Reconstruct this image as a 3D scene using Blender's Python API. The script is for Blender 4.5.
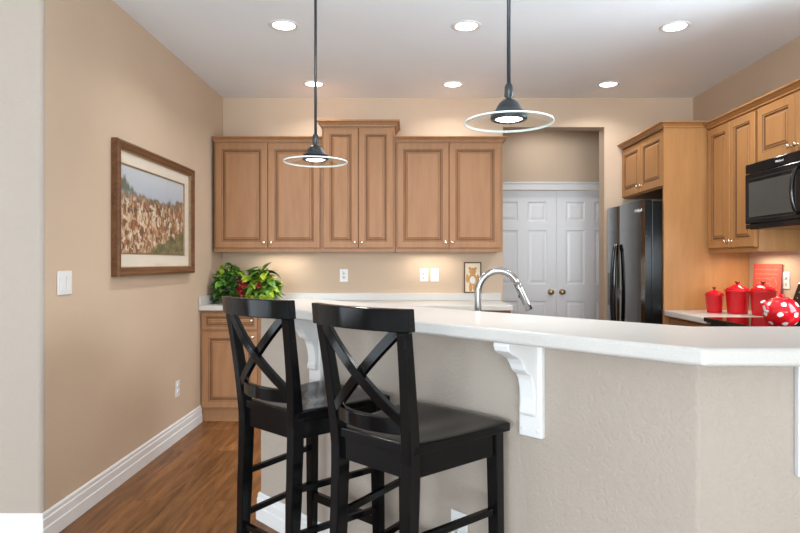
import bpy, math, random
from mathutils import Vector, Matrix
R = math.radians
PI = math.pi
scene = bpy.context.scene
for o in list(bpy.data.objects):
    bpy.data.objects.remove(o)
COL = scene.collection

# ------------------------------------------------------------------ camera
cam_d = bpy.data.cameras.new('camera')
cam = bpy.data.objects.new('camera', cam_d)
COL.objects.link(cam)
cam.location = (0, 0, 1.27)
cam.rotation_euler = (R(90), 0, 0)
cam_d.sensor_width = 36.0
cam_d.lens = 27.0
cam_d.shift_x = -0.01125
cam_d.shift_y = -0.005
cam_d.clip_start = 0.05
scene.camera = cam

# ------------------------------------------------------------------ light and exposure
scene.view_settings.view_transform = 'Standard'
scene.view_settings.look = 'None'
scene.view_settings.gamma = 1.0
scene.view_settings.use_curve_mapping = False
scene.view_settings.exposure = 0.27
DAY = (0.83, 0.925, 1.0)
WARM = (1.0, 0.84, 0.64)
STRIP = (1.0, 0.90, 0.76)
NEUTRAL = (1.0, 0.985, 0.965)
world = bpy.data.worlds.new('daylight')
scene.world = world
world.use_nodes = True
wb = world.node_tree.nodes['Background']
wb.inputs[0].default_value = (0.80, 0.90, 1.0, 1)
wb.inputs[1].default_value = 1.0

def area(name, loc, rot, sx, sy, power, color, spread=180, shape='RECTANGLE'):
    d = bpy.data.lights.new(name, 'AREA')
    d.shape = shape
    d.size = sx
    if shape in ('RECTANGLE', 'ELLIPSE'):
        d.size_y = sy
    d.energy = power
    d.color = color
    d.spread = R(spread)
    o = bpy.data.objects.new(name, d)
    COL.objects.link(o)
    o.location = loc
    o.rotation_euler = rot
    return o

# daylight through the two big windows of the living side, behind the camera
area('window_daylight', (-2.6, -6.35, 1.45), (R(90), 0, 0), 2.6, 2.1, 340, DAY)
area('window_daylight', (1.0, -6.35, 1.45), (R(90), 0, 0), 2.6, 2.1, 255, DAY)
# a living-room window in the far left wall, level with the stools
area('left_window_daylight', (-4.54, 1.45, 1.10), (0, R(-90), 0), 1.95, 1.65, 31, DAY)
# unseen side window in the right wall, added to light the kitchen evenly
area('added_side_window_light', (2.50, 2.45, 1.62), (0, R(90), 0), 1.05, 0.9, 52, DAY)
DOWNLIGHT_W = 6.5
PENDANT_W = 3.2
UNDER_W = 1.05

# ------------------------------------------------------------------ materials
def new_mat(name):
    m = bpy.data.materials.new(name)
    m.use_nodes = True
    nt = m.node_tree
    b = nt.nodes['Principled BSDF']
    return m, nt, b

def setp(b, **kw):
    names = {'rough': 'Roughness', 'metal': 'Metallic', 'spec': 'Specular IOR Level', 'coat': 'Coat Weight',
             'coat_rough': 'Coat Roughness', 'trans': 'Transmission Weight', 'ior': 'IOR', 'sss': 'Subsurface Weight'}
    for k, v in kw.items():
        b.inputs[names[k]].default_value = v

def N(nt, typ, **kw):
    n = nt.nodes.new(typ)
    for k, v in kw.items():
        if hasattr(n, k):
            setattr(n, k, v)
        else:
            n.inputs[k].default_value = v
    return n

def mat(name, c, rough=0.5, var=0.06, scale=8.0, stretch=(1, 1, 1), bump=0.0, bscale=80.0, **kw):
    """plain surface with a soft colour variation and optional fine relief"""
    m, nt, b = new_mat(name)
    setp(b, rough=rough, **kw)
    tc = N(nt, 'ShaderNodeTexCoord')
    mp = N(nt, 'ShaderNodeMapping')
    mp.inputs['Scale'].default_value = stretch
    nt.links.new(tc.outputs['Object'], mp.inputs[0])
    no = N(nt, 'ShaderNodeTexNoise')
    no.inputs['Scale'].default_value = scale
    no.inputs['Detail'].default_value = 4
    nt.links.new(mp.outputs[0], no.inputs['Vector'])
    cr = N(nt, 'ShaderNodeValToRGB')
    e = cr.color_ramp.elements
    e[0].position, e[1].position = 0.3, 0.7
    e[0].color = (c[0] * (1 - var), c[1] * (1 - var), c[2] * (1 - var), 1)
    e[1].color = (min(1, c[0] * (1 + var)), min(1, c[1] * (1 + var)), min(1, c[2] * (1 + var)), 1)
    nt.links.new(no.outputs['Fac'], cr.inputs[0])
    nt.links.new(cr.outputs[0], b.inputs['Base Color'])
    if bump:
        n2 = N(nt, 'ShaderNodeTexNoise')
        n2.inputs['Scale'].default_value = bscale
        n2.inputs['Detail'].default_value = 3
        nt.links.new(mp.outputs[0], n2.inputs['Vector'])
        bp = N(nt, 'ShaderNodeBump')
        bp.inputs['Strength'].default_value = bump
        bp.inputs['Distance'].default_value = 0.004
        nt.links.new(n2.outputs['Fac'], bp.inputs['Height'])
        nt.links.new(bp.outputs[0], b.inputs['Normal'])
    return m

def wood(name, c1, c2, grain=(9, 9, 1.1), rough=0.45, scale=2.6):
    m, nt, b = new_mat(name)
    setp(b, rough=rough, spec=0.3)
    tc = N(nt, 'ShaderNodeTexCoord')
    mp = N(nt, 'ShaderNodeMapping')
    mp.inputs['Scale'].default_value = grain
    nt.links.new(tc.outputs['Object'], mp.inputs[0])
    no = N(nt, 'ShaderNodeTexNoise')
    no.inputs['Scale'].default_value = scale
    no.inputs['Detail'].default_value = 6
    no.inputs['Roughness'].default_value = 0.62
    no.inputs['Distortion'].default_value = 0.4
    nt.links.new(mp.outputs[0], no.inputs['Vector'])
    cr = N(nt, 'ShaderNodeValToRGB')
    e = cr.color_ramp.elements
    e[0].position, e[1].position = 0.28, 0.72
    e[0].color = (*c1, 1)
    e[1].color = (*c2, 1)
    nt.links.new(no.outputs['Fac'], cr.inputs[0])
    nt.links.new(cr.outputs[0], b.inputs['Base Color'])
    return m

def emit(name, c, s):
    m, nt, b = new_mat(name)
    b.inputs['Base Color'].default_value = (*c, 1)
    b.inputs['Emission Color'].default_value = (*c, 1)
    b.inputs['Emission Strength'].default_value = s
    return m

def glass(name, tint, refl=0.6, fres=5.0):
    m, nt, b = new_mat(name)
    nt.nodes.remove(b)
    out = nt.nodes['Material Output']
    tr = N(nt, 'ShaderNodeBsdfTransparent')
    tr.inputs[0].default_value = (*tint, 1)
    gl = N(nt, 'ShaderNodeBsdfGlossy')
    gl.inputs['Roughness'].default_value = 0.03
    lw = N(nt, 'ShaderNodeLayerWeight')
    lw.inputs['Blend'].default_value = 0.5
    pw = N(nt, 'ShaderNodeMath', operation='POWER')
    pw.inputs[1].default_value = fres
    nt.links.new(lw.outputs['Facing'], pw.inputs[0])
    fr = N(nt, 'ShaderNodeMapRange')
    fr.inputs['To Min'].default_value = 0.04
    fr.inputs['To Max'].default_value = refl
    nt.links.new(pw.outputs[0], fr.inputs['Value'])
    mx = N(nt, 'ShaderNodeMixShader')
    nt.links.new(fr.outputs[0], mx.inputs[0])
    nt.links.new(tr.outputs[0], mx.inputs[1])
    nt.links.new(gl.outputs[0], mx.inputs[2])
    nt.links.new(mx.outputs[0], out.inputs[0])
    return m

def floor_mat():
    m, nt, b = new_mat('oak_plank_floor')
    setp(b, rough=0.40, spec=0.3)
    tc = N(nt, 'ShaderNodeTexCoord')
    mp = N(nt, 'ShaderNodeMapping')
    mp.inputs['Rotation'].default_value = (0, 0, R(90))
    nt.links.new(tc.outputs['Object'], mp.inputs[0])
    br = N(nt, 'ShaderNodeTexBrick')
    br.offset = 0.37
    br.inputs['Color1'].default_value = (0.0, 0.0, 0.0, 1)
    br.inputs['Color2'].default_value = (1, 1, 1, 1)
    br.inputs['Mortar'].default_value = (0.5, 0.5, 0.5, 1)
    br.inputs['Scale'].default_value = 1.0
    br.inputs['Mortar Size'].default_value = 0.0012
    br.inputs['Mortar Smooth'].default_value = 0.3
    br.inputs['Brick Width'].default_value = 1.35
    br.inputs['Row Height'].default_value = 0.19
    nt.links.new(mp.outputs[0], br.inputs['Vector'])
    mp2 = N(nt, 'ShaderNodeMapping')
    mp2.inputs['Scale'].default_value = (11, 1.1, 1)
    nt.links.new(tc.outputs['Object'], mp2.inputs[0])
    # shift the grain per plank
    ad = N(nt, 'ShaderNodeVectorMath', operation='ADD')
    sc = N(nt, 'ShaderNodeVectorMath', operation='SCALE')
    sc.inputs['Scale'].default_value = 7.0
    nt.links.new(br.outputs['Color'], sc.inputs[0])
    nt.links.new(mp2.outputs[0], ad.inputs[0])
    nt.links.new(sc.outputs[0], ad.inputs[1])
    no = N(nt, 'ShaderNodeTexNoise')
    no.inputs['Scale'].default_value = 2.2
    no.inputs['Detail'].default_value = 8
    no.inputs['Roughness'].default_value = 0.65
    no.inputs['Distortion'].default_value = 0.9
    nt.links.new(ad.outputs[0], no.inputs['Vector'])
    cr = N(nt, 'ShaderNodeValToRGB')
    e = cr.color_ramp.elements
    e[0].position, e[1].position = 0.30, 0.72
    e[0].color = (0.085, 0.030, 0.009, 1)
    e[1].color = (0.31, 0.135, 0.042, 1)
    nt.links.new(no.outputs['Fac'], cr.inputs[0])
    hs = N(nt, 'ShaderNodeHueSaturation')
    mr = N(nt, 'ShaderNodeMapRange')
    mr.inputs['To Min'].default_value = 0.78
    mr.inputs['To Max'].default_value = 1.16
    nt.links.new(br.outputs['Color'], mr.inputs['Value'])
    nt.links.new(mr.outputs[0], hs.inputs['Value'])
    nt.links.new(cr.outputs[0], hs.inputs['Color'])
    mx = N(nt, 'ShaderNodeMixRGB')
    mx.inputs[2].default_value = (0.05, 0.02, 0.008, 1)
    nt.links.new(br.outputs['Fac'], mx.inputs[0])
    nt.links.new(hs.outputs[0], mx.inputs[1])
    nt.links.new(mx.outputs[0], b.inputs['Base Color'])
    bp = N(nt, 'ShaderNodeBump')
    bp.inputs['Strength'].default_value = 0.12
    bp.inputs['Distance'].default_value = 0.003
    nt.links.new(no.outputs['Fac'], bp.inputs['Height'])
    nt.links.new(bp.outputs[0], b.inputs['Normal'])
    return m

def print_mat():
    """landscape print: pale blue sky, a dark hill, a crowded brown and cream slope, green corner. Local x in 0..w, z in 0..h (UV-like object coordinates)"""
    m, nt, b = new_mat('landscape_print')
    setp(b, rough=0.6)
    tc = N(nt, 'ShaderNodeTexCoord')
    sep = N(nt, 'ShaderNodeSeparateXYZ')
    nt.links.new(tc.outputs['Generated'], sep.inputs[0])
    # generated: x along the picture 0..1, z up 0..1
    mp = N(nt, 'ShaderNodeMapping')
    mp.inputs['Scale'].default_value = (2.0, 1.0, 1.0)
    nt.links.new(tc.outputs['Generated'], mp.inputs[0])
    mps = N(nt, 'ShaderNodeMapping')
    mps.inputs['Scale'].default_value = (46, 1.0, 18)
    nt.links.new(tc.outputs['Generated'], mps.inputs[0])
    vo = N(nt, 'ShaderNodeTexVoronoi')
    vo.inputs['Scale'].default_value = 1.0
    dn = N(nt, 'ShaderNodeTexNoise')
    dn.inputs['Scale'].default_value = 0.5
    dn.inputs['Detail'].default_value = 3
    nt.links.new(mps.outputs[0], dn.inputs['Vector'])
    da = N(nt, 'ShaderNodeVectorMath', operation='MULTIPLY_ADD')
    da.inputs[1].default_value = (3.2, 3.2, 3.2)
    nt.links.new(dn.outputs['Color'], da.inputs[0])
    nt.links.new(mps.outputs[0], da.inputs[2])
    nt.links.new(da.outputs[0], vo.inputs['Vector'])
    vs = N(nt, 'ShaderNodeSeparateColor')
    nt.links.new(vo.outputs['Color'], vs.inputs[0])
    cr = N(nt, 'ShaderNodeValToRGB')
    cr.color_ramp.interpolation = 'CONSTANT'
    cols = [(0.0, (0.16, 0.075, 0.035)), (0.16, (0.50, 0.33, 0.20)), (0.34, (0.27, 0.12, 0.05)), (0.5, (0.62, 0.48, 0.33)),
            (0.66, (0.36, 0.20, 0.10)), (0.78, (0.08, 0.06, 0.04)), (0.86, (0.72, 0.62, 0.48)), (0.94, (0.38, 0.11, 0.05))]
    e = cr.color_ramp.elements
    while len(e) < len(cols):
        e.new(0.5)
    for el, (p, c) in zip(e, cols):
        el.position = p
        el.color = (*c, 1)
    nt.links.new(vs.outputs[0], cr.inputs[0])
    nz = N(nt, 'ShaderNodeTexNoise')
    nz.inputs['Scale'].default_value = 5.0
    nz.inputs['Detail'].default_value = 5
    nt.links.new(mp.outputs[0], nz.inputs['Vector'])

    def math_(op, a, bb, clamp=False):
        n = N(nt, 'ShaderNodeMath', operation=op, use_clamp=clamp)
        for i, v in enumerate((a, bb)):
            if isinstance(v, (int, float)):
                n.inputs[i].default_value = v
            else:
                nt.links.new(v, n.inputs[i])
        return n.outputs[0]
    def mix_(f, a, bb):
        n = N(nt, 'ShaderNodeMixRGB')
        nt.links.new(f, n.inputs[0])
        for i, v in ((1, a), (2, bb)):
            if isinstance(v, tuple):
                n.inputs[i].default_value = (*v, 1)
            else:
                nt.links.new(v, n.inputs[i])
        return n.outputs[0]
    x, z = sep.outputs[0], sep.outputs[2]
    nzf = math_('MULTIPLY', math_('SUBTRACT', nz.outputs['Fac'], 0.5), 0.35)
    zz = math_('ADD', z, nzf)
    # green corner low right
    g = math_('MULTIPLY', math_('SUBTRACT', math_('ADD', math_('MULTIPLY', x, 0.9), math_('MULTIPLY', zz, -1.7)), 0.28), 12, True)
    gcol = mix_(vs.outputs[1], (0.055, 0.075, 0.025), (0.24, 0.21, 0.10))
    col = mix_(g, cr.outputs[0], gcol)
    # dark trees at the upper edge of the slope
    t = math_('MULTIPLY', math_('SUBTRACT', zz, 0.58), 10, True)
    tcol = mix_(vs.outputs[2], (0.07, 0.075, 0.05), (0.33, 0.24, 0.16))
    col = mix_(t, col, tcol)
    # sky
    sk = math_('MULTIPLY', math_('SUBTRACT', zz, 0.68), 25, True)
    sg = math_('MULTIPLY', math_('SUBTRACT', z, 0.65), 3.0, True)
    skyc = mix_(sg, (0.40, 0.46, 0.54), (0.56, 0.62, 0.66))
    col = mix_(sk, col, skyc)
    # hill upper left
    hx = math_('POWER', x, 2.0)
    hill = math_('SUBTRACT', 0.86, math_('ADD', math_('MULTIPLY', hx, 3.2), zz))
    hf = math_('MULTIPLY', hill, 20, True)
    hz = math_('MULTIPLY', math_('SUBTRACT', z, 0.66), 15, True)
    col = mix_(math_('MULTIPLY', hf, hz), col, (0.10, 0.14, 0.11))
    nt.links.new(col, b.inputs['Base Color'])
    return m

M = {}
M['tan'] = mat('tan_wall_paint', (0.515, 0.388, 0.280), 0.75, 0.025, 2.0, bump=0.22, bscale=45)
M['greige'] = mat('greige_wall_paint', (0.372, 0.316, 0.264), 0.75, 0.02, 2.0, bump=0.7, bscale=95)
M['ceiling'] = mat('white_ceiling_paint', (0.80, 0.85, 0.895), 0.85, 0.015, 2.0, bump=0.2, bscale=60)
M['bounce_floor'] = mat('pale_bounce_floor', (0.68, 0.68, 0.68), 0.95, 0.08, 200.0)  # pale so that it bounces light upward
M['white'] = mat('white_trim_paint', (0.71, 0.705, 0.695), 0.35, 0.01, 3.0)
M['door_white'] = mat('white_door_paint', (0.78, 0.78, 0.79), 0.4, 0.01, 3.0)
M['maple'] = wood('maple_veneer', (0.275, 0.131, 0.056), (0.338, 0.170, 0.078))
M['maple_warm'] = wood('warm_tinted_maple_veneer', (0.345, 0.160, 0.055), (0.41, 0.202, 0.074))  # maple in a warmer tint than the back-wall cabinets
M['maple_far'] = M['maple']
M['glaze'] = wood('dark_glaze_in_grooves', (0.12, 0.05, 0.017), (0.17, 0.075, 0.03))
M['floor'] = floor_mat()
M['counter'] = mat('cream_solid_surface', (0.51, 0.488, 0.455), 0.28, 0.05, 260.0)
M['black_wood'] = mat('black_painted_wood', (0.0035, 0.0035, 0.0037), 0.12, 0.15, 6, (6, 6, 1), bump=0.03, bscale=30, spec=0.18)
M['gun'] = mat('dark_bronze_metal', (0.045, 0.05, 0.055), 0.38, 0.1, 20, metal=0.5)
M['steel'] = mat('brushed_steel', (0.34, 0.335, 0.33), 0.24, 0.04, 30, metal=1.0)
M['brass'] = mat('antique_brass', (0.55, 0.42, 0.22), 0.28, 0.1, 20, metal=1.0)
M['nickel'] = mat('satin_nickel', (0.72, 0.62, 0.46), 0.25, 0.05, 20, metal=1.0)
M['fridge'] = mat('black_stainless', (0.165, 0.163, 0.16), 0.10, 0.03, 20, metal=1.0)
M['black_side'] = mat('black_textured_enamel', (0.005, 0.005, 0.005), 0.22, 0.1, 10, spec=0.15)
M['black_gloss'] = mat('black_gloss_enamel', (0.008, 0.008, 0.009), 0.10, 0.1, 10)
M['black_matte'] = mat('black_plastic', (0.012, 0.012, 0.012), 0.5, 0.1, 10)
M['black_glass'] = mat('black_glass', (0.004, 0.004, 0.005), 0.04, 0.05, 10)
M['window_glass'] = mat('smoky_microwave_window', (0.07, 0.068, 0.062), 0.12, 0.05, 10)
M['red'] = mat('red_glazed_ceramic', (0.60, 0.008, 0.014), 0.14, 0.06, 8, spec=0.4)
M['red_board'] = mat('faded_red_paint', (0.56, 0.085, 0.06), 0.45, 0.1, 12)
M['red_mark'] = mat('pale_red_lettering', (0.70, 0.22, 0.17), 0.5, 0.05, 12)
M['red_dark'] = mat('dark_red_lid_knob', (0.22, 0.012, 0.012), 0.25, 0.06, 8)
M['dot'] = mat('white_glaze_dots', (0.85, 0.84, 0.82), 0.16, 0.02, 8)
M['plastic'] = mat('white_plastic', (0.66, 0.655, 0.64), 0.35, 0.01, 8)
M['slot'] = mat('outlet_slot', (0.12, 0.115, 0.11), 0.5, 0.05, 8)
M['frame'] = wood('walnut_frame', (0.075, 0.030, 0.012), (0.17, 0.075, 0.032), (1.2, 12, 12), 0.3)
M['gilt'] = mat('gilt_inner_lip', (0.30, 0.19, 0.09), 0.35, 0.1, 20, metal=0.3)
M['mat_board'] = mat('cream_mat_board', (0.74, 0.68, 0.57), 0.8, 0.015, 6)
M['print'] = print_mat()
M['pane'] = glass('picture_glass', (0.98, 0.98, 0.98))
M['pendant_glass'] = glass('clear_pendant_glass', (0.975, 0.985, 0.98), refl=0.45)
M['rim_glass'] = mat('thick_green_glass_edge', (0.82, 0.90, 0.86), 0.08, 0.05, 14)
M['lens'] = emit('lamp_lens', (1.0, 0.97, 0.92), 9.0)
M['downlight_lens'] = emit('downlight_lens', (1.0, 0.97, 0.92), 7.0)
M['leaf_dark'] = mat('deep_green_leaf', (0.045, 0.125, 0.022), 0.4, 0.55, 25)
M['leaf_mid'] = mat('mid_green_leaf', (0.12, 0.26, 0.04), 0.4, 0.4, 25)
M['leaf_lime'] = mat('lime_green_leaf', (0.42, 0.55, 0.05), 0.4, 0.25, 25)
M['stem'] = mat('plant_stem', (0.10, 0.16, 0.04), 0.6, 0.2, 20)
M['petal'] = mat('red_petal', (0.26, 0.014, 0.014), 0.45, 0.25, 25)
M['pot_dark'] = mat('charcoal_pot', (0.02, 0.02, 0.02), 0.4, 0.2, 12)
M['pot_red'] = mat('red_glazed_pot', (0.30, 0.02, 0.02), 0.25, 0.2, 12)
M['soil'] = mat('soil', (0.03, 0.02, 0.012), 0.9, 0.4, 60)
M['bear'] = mat('honey_brown_painted_bear', (0.48, 0.24, 0.075), 0.6, 0.25, 30)
M['bear_shirt'] = mat('pale_painted_shirt', (0.72, 0.66, 0.60), 0.6, 0.1, 30)
M['cream_card'] = mat('cream_painted_ground', (0.72, 0.60, 0.42), 0.6, 0.08, 15)
M['brown_frame'] = wood('dark_brown_frame', (0.06, 0.028, 0.014), (0.12, 0.055, 0.028))
M['logo'] = mat('silver_lettering', (0.65, 0.65, 0.64), 0.3, 0.02, 20)

# ------------------------------------------------------------------ mesh helpers
class MB:
    def __init__(self):
        self.v, self.f, self.m, self.sm = [], [], [], []
    def add(self, verts, faces, mi=0, smooth=False):
        b = len(self.v)
        self.v += [tuple(p) for p in verts]
        for f in faces:
            self.f.append([i + b for i in f])
            self.m.append(mi)
            self.sm.append(smooth)
        return self
    def box(self, x0, x1, y0, y1, z0, z1, mi=0):
        v = [(x0, y0, z0), (x1, y0, z0), (x1, y1, z0), (x0, y1, z0), (x0, y0, z1), (x1, y0, z1), (x1, y1, z1), (x0, y1, z1)]
        f = [(3, 2, 1, 0), (4, 5, 6, 7), (0, 1, 5, 4), (1, 2, 6, 5), (2, 3, 7, 6), (3, 0, 4, 7)]
        return self.add(v, f, mi)
    def loft(self, rings, mi=0, caps=True, smooth=False, closed=True):
        """rings: lists of points, all with the same count"""
        n = len(rings[0])
        v = [p for r in rings for p in r]
        f = []
        for k in range(len(rings) - 1):
            for i in range(n if closed else n - 1):
                j = (i + 1) % n
                f.append((k * n + i, k * n + j, (k + 1) * n + j, (k + 1) * n + i))
        self.add(v, f, mi, smooth)
        if caps:
            b = len(self.v) - len(v)
            self.f.append([b + i for i in reversed(range(n))]); self.m.append(mi); self.sm.append(False)
            self.f.append([b + (len(rings) - 1) * n + i for i in range(n)]); self.m.append(mi); self.sm.append(False)
        return self
    def lathe(self, prof, c=(0, 0, 0), n=32, mi=0, mis=None, smooth=True, axis='z'):
        rings = []
        for r, h in prof:
            ring = []
            for i in range(n):
                a = 2 * PI * i / n
                if axis == 'z':
                    p = (c[0] + r * math.cos(a), c[1] + r * math.sin(a), c[2] + h)
                elif axis == 'y':      # runs out towards -y
                    p = (c[0] + r * math.cos(a), c[1] - h, c[2] + r * math.sin(a))
                ring.append(p)
            rings.append(ring)
        b = len(self.v)
        self.v += [p for r in rings for p in r]
        for k in range(len(rings) - 1):
            for i in range(n):
                j = (i + 1) % n
                self.f.append([b + k * n + i, b + k * n + j, b + (k + 1) * n + j, b + (k + 1) * n + i])
                self.m.append(mis[k] if mis else mi); self.sm.append(smooth)
        for k, rev in ((0, True), (len(rings) - 1, False)):
            if prof[k][0] > 1e-5:
                idx = [b + k * n + i for i in range(n)]
                self.f.append(idx[::-1] if rev else idx); self.m.append(mis[min(k, len(prof) - 2)] if mis else mi); self.sm.append(False)
        return self
    def tube(self, pts, r, n=12, mi=0, smooth=True):
        pts = [Vector(p) for p in pts]
        rs = r if isinstance(r, (list, tuple)) else [r] * len(pts)
        rings = []
        up = None
        for k, p in enumerate(pts):
            t = (pts[min(k + 1, len(pts) - 1)] - pts[max(k - 1, 0)]).normalized()
            if up is None:
                up = Vector((0, 0, 1)) if abs(t.z) < 0.9 else Vector((1, 0, 0))
            a = (up - t * up.dot(t)).normalized()
            up = a
            bb = t.cross(a)
            rings.append([tuple(p + (a * math.cos(2 * PI * i / n) + bb * math.sin(2 * PI * i / n)) * rs[k]) for i in range(n)])
        return self.loft(rings, mi, True, smooth)
    def strip(self, pts, w, t, face=(0, 1, 0), mi=0):
        """rectangular bar along pts; t is its thickness along `face`, w its width across"""
        pts = [Vector(p) for p in pts]
        fd = Vector(face).normalized()
        rings = []
        for k, p in enumerate(pts):
            tg = (pts[min(k + 1, len(pts) - 1)] - pts[max(k - 1, 0)]).normalized()
            b = (fd - tg * fd.dot(tg)).normalized()
            n = tg.cross(b).normalized()
            rings.append([tuple(p + n * sx * w / 2 + b * sy * t / 2) for sx, sy in ((-1, -1), (1, -1), (1, 1), (-1, 1))])
        return self.loft(rings, mi)
    def prism(self, poly, z0, z1, mi=0, side_mi=None):
        n = len(poly)
        v = [(x, y, z0) for x, y in poly] + [(x, y, z1) for x, y in poly]
        self.add(v, [list(range(n))[::-1], [n + i for i in range(n)]], mi)
        b = len(self.v) - 2 * n
        for i in range(n):
            j = (i + 1) % n
            self.f.append([b + i, b + j, b + n + j, b + n + i])
            self.m.append(side_mi[i] if side_mi else mi); self.sm.append(False)
        return self
    def extrude_x(self, prof, x0, x1, mi=0):
        """prof: (y, z) outline, extruded from x0 to x1"""
        n = len(prof)
        v = [(x0, y, z) for y, z in prof] + [(x1, y, z) for y, z in prof]
        self.add(v, [list(range(n)), [n + i for i in range(n)][::-1]] + [(i, n + i, n + (i + 1) % n, (i + 1) % n) for i in range(n)], mi)
        return self
    def build(self, name, mats, parent=None, loc=(0, 0, 0), rot=(0, 0, 0), bevel=0, seg=2, fix=True):
        me = bpy.data.meshes.new(name)
        me.from_pydata(self.v, [], self.f)
        mats = mats if isinstance(mats, (list, tuple)) else [mats]
        for mm in mats:
            me.materials.append(M[mm] if isinstance(mm, str) else mm)
        for p, mi, s in zip(me.polygons, self.m, self.sm):
            p.material_index = mi
            p.use_smooth = s
        me.update()
        if fix:
            import bmesh
            bm = bmesh.new(); bm.from_mesh(me)
            bmesh.ops.recalc_face_normals(bm, faces=bm.faces)
            bm.to_mesh(me); bm.free()
        o = bpy.data.objects.new(name, me)
        COL.objects.link(o)
        o.location = loc
        o.rotation_euler = rot
        if parent:
            o.parent = parent
        if bevel:
            bv = o.modifiers.new('bevel', 'BEVEL')
            bv.width = bevel; bv.segments = seg; bv.limit_method = 'ANGLE'; bv.angle_limit = R(40)
        return o

def tag(o, label=None, cat=None, group=None, kind=None):
    if label: o['label'] = label
    if cat: o['category'] = cat
    if group: o['group'] = group
    if kind: o['kind'] = kind
    return o

def thing(name, label, cat, loc=(0, 0, 0), rz=0, group=None):
    o = bpy.data.objects.new(name, None)
    o.empty_display_size = 0.1
    COL.objects.link(o)
    o.location = loc
    o.rotation_euler = (0, 0, rz)
    return tag(o, label, cat, group)

def struct(o):
    o['kind'] = 'structure'
    return o

def dup(root, loc, rz, label=None, group=None):
    def cp(o, parent):
        c = o.copy()
        COL.objects.link(c)
        c.parent = parent
        for ch in list(o.children):
            cp(ch, c)
        return c
    r = root.copy()
    COL.objects.link(r)
    r.location = loc
    r.rotation_euler = (0, 0, rz)
    if label: r['label'] = label
    if group: r['group'] = group
    for ch in list(root.children):
        cp(ch, r)
    return r

def lettering(text, size, material, parent, loc, rot, name='lettering', depth=0.0008):
    cu = bpy.data.curves.new(name, 'FONT')
    cu.body = text
    cu.size = size
    cu.extrude = depth
    cu.align_x = 'CENTER'; cu.align_y = 'CENTER'
    tmp = bpy.data.objects.new('tmp', cu)
    COL.objects.link(tmp)
    dg = bpy.context.evaluated_depsgraph_get()
    me = bpy.data.meshes.new_from_object(tmp.evaluated_get(dg))
    me.name = name
    bpy.data.objects.remove(tmp)
    bpy.data.curves.remove(cu)
    me.materials.clear()
    me.materials.append(M[material])
    o = bpy.data.objects.new(name, me)
    COL.objects.link(o)
    o.parent = parent
    o.location = loc
    o.rotation_euler = rot
    return o

# ------------------------------------------------------------------ room shell
CEIL = 2.74
XL, XR, YB = -1.662, 2.538, 5.362
YF = 2.717            # near end of the left wall
YW = -6.5             # window wall of the living side
XF = -4.6

struct(MB().box(XF - 0.15, 3.4, 0.4, 6.5, -0.05, 0).build('floor', 'floor'))
struct(MB().box(XF - 0.15, 3.4, YW - 0.15, 0.4, -0.05, 0.004).build('floor_bounce', 'bounce_floor'))  # unseen living-side floor, made pale to bounce light onto the ceiling
struct(MB().box(XF - 0.15, 3.4, YW - 0.15, 6.5, CEIL, CEIL + 0.1).build('ceiling', 'ceiling'))

# left wall with a rounded corner where it turns towards the living side
r = 0.022
poly = [(XL, YB + 0.15)]
side = [0]
for k in range(7):
    a = k / 6 * PI / 2
    poly.append((XL - r + r * math.cos(a), YF + r - r * math.sin(a)))
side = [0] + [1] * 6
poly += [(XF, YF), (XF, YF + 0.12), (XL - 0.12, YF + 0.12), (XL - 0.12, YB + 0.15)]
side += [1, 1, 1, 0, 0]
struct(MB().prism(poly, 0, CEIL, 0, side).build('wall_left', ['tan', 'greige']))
LY0, LY1, LZ0, LZ1 = 0.58, 2.32, 0.06, 2.14
lw_ = MB().box(XF - 0.12, XF, YW, LY0, 0, CEIL).box(XF - 0.12, XF, LY1, YF + 0.12, 0, CEIL)
lw_.box(XF - 0.12, XF, LY0, LY1, 0, LZ0).box(XF - 0.12, XF, LY0, LY1, LZ1, CEIL)
struct(lw_.build('wall_living', 'greige'))
lf = MB()
for y in (LY0 + 0.025, (LY0 + LY1) / 2, LY1 - 0.025):
    lf.box(XF - 0.09, XF - 0.04, y - 0.025, y + 0.025, LZ0, LZ1)
for z in (LZ0 + 0.025, LZ1 - 0.025):
    lf.box(XF - 0.088, XF - 0.042, LY0 + 0.05, LY1 - 0.05, z - 0.025, z + 0.025)
struct(lf.build('window_4', 'white'))

# back wall with the doorway to the pantry hall
OX0, OX1, OZ = 0.84, 1.746, 2.48
bw = MB().box(XL, OX0, YB, YB + 0.15, 0, CEIL)
bw.box(OX0, OX1, YB, YB + 0.15, OZ, CEIL)
bw.box(OX1, XR + 0.12, YB, YB + 0.15, 0, CEIL)
struct(bw.build('wall_back', 'tan'))
KY0, KY1, KZ0, KZ1 = 1.98, 2.92, 1.08, 2.17  # wall opening for the added, unseen side window
rw = MB().box(XR, XR + 0.12, YW, KY0, 0, CEIL).box(XR, XR + 0.12, KY1, YB, 0, CEIL)
rw.box(XR, XR + 0.12, KY0, KY1, 0, KZ0).box(XR, XR + 0.12, KY0, KY1, KZ1, CEIL)
struct(rw.build('wall_right', 'tan'))
kf = MB()  # frame of the added side window
for y in (KY0 + 0.025, KY1 - 0.025):
    kf.box(XR + 0.04, XR + 0.09, y - 0.025, y + 0.025, KZ0, KZ1)
for z in (KZ0 + 0.025, (KZ0 + KZ1) / 2, KZ1 - 0.025):
    kf.box(XR + 0.042, XR + 0.088, KY0 + 0.05, KY1 - 0.05, z - 0.022, z + 0.022)
struct(kf.build('window_3', 'white'))
YP = 6.29
DX0, DXM, DX1, DTOP = 0.846, 1.551, 2.256, 2.025
pw = MB().box(0.2, DX0 - 0.01, YP, YP + 0.12, 0, CEIL).box(DX1 + 0.01, 3.3, YP, YP + 0.12, 0, CEIL)
pw.box(DX0 - 0.01, DX1 + 0.01, YP, YP + 0.12, DTOP + 0.008, CEIL)
struct(pw.build('wall_pantry', 'tan'))
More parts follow.
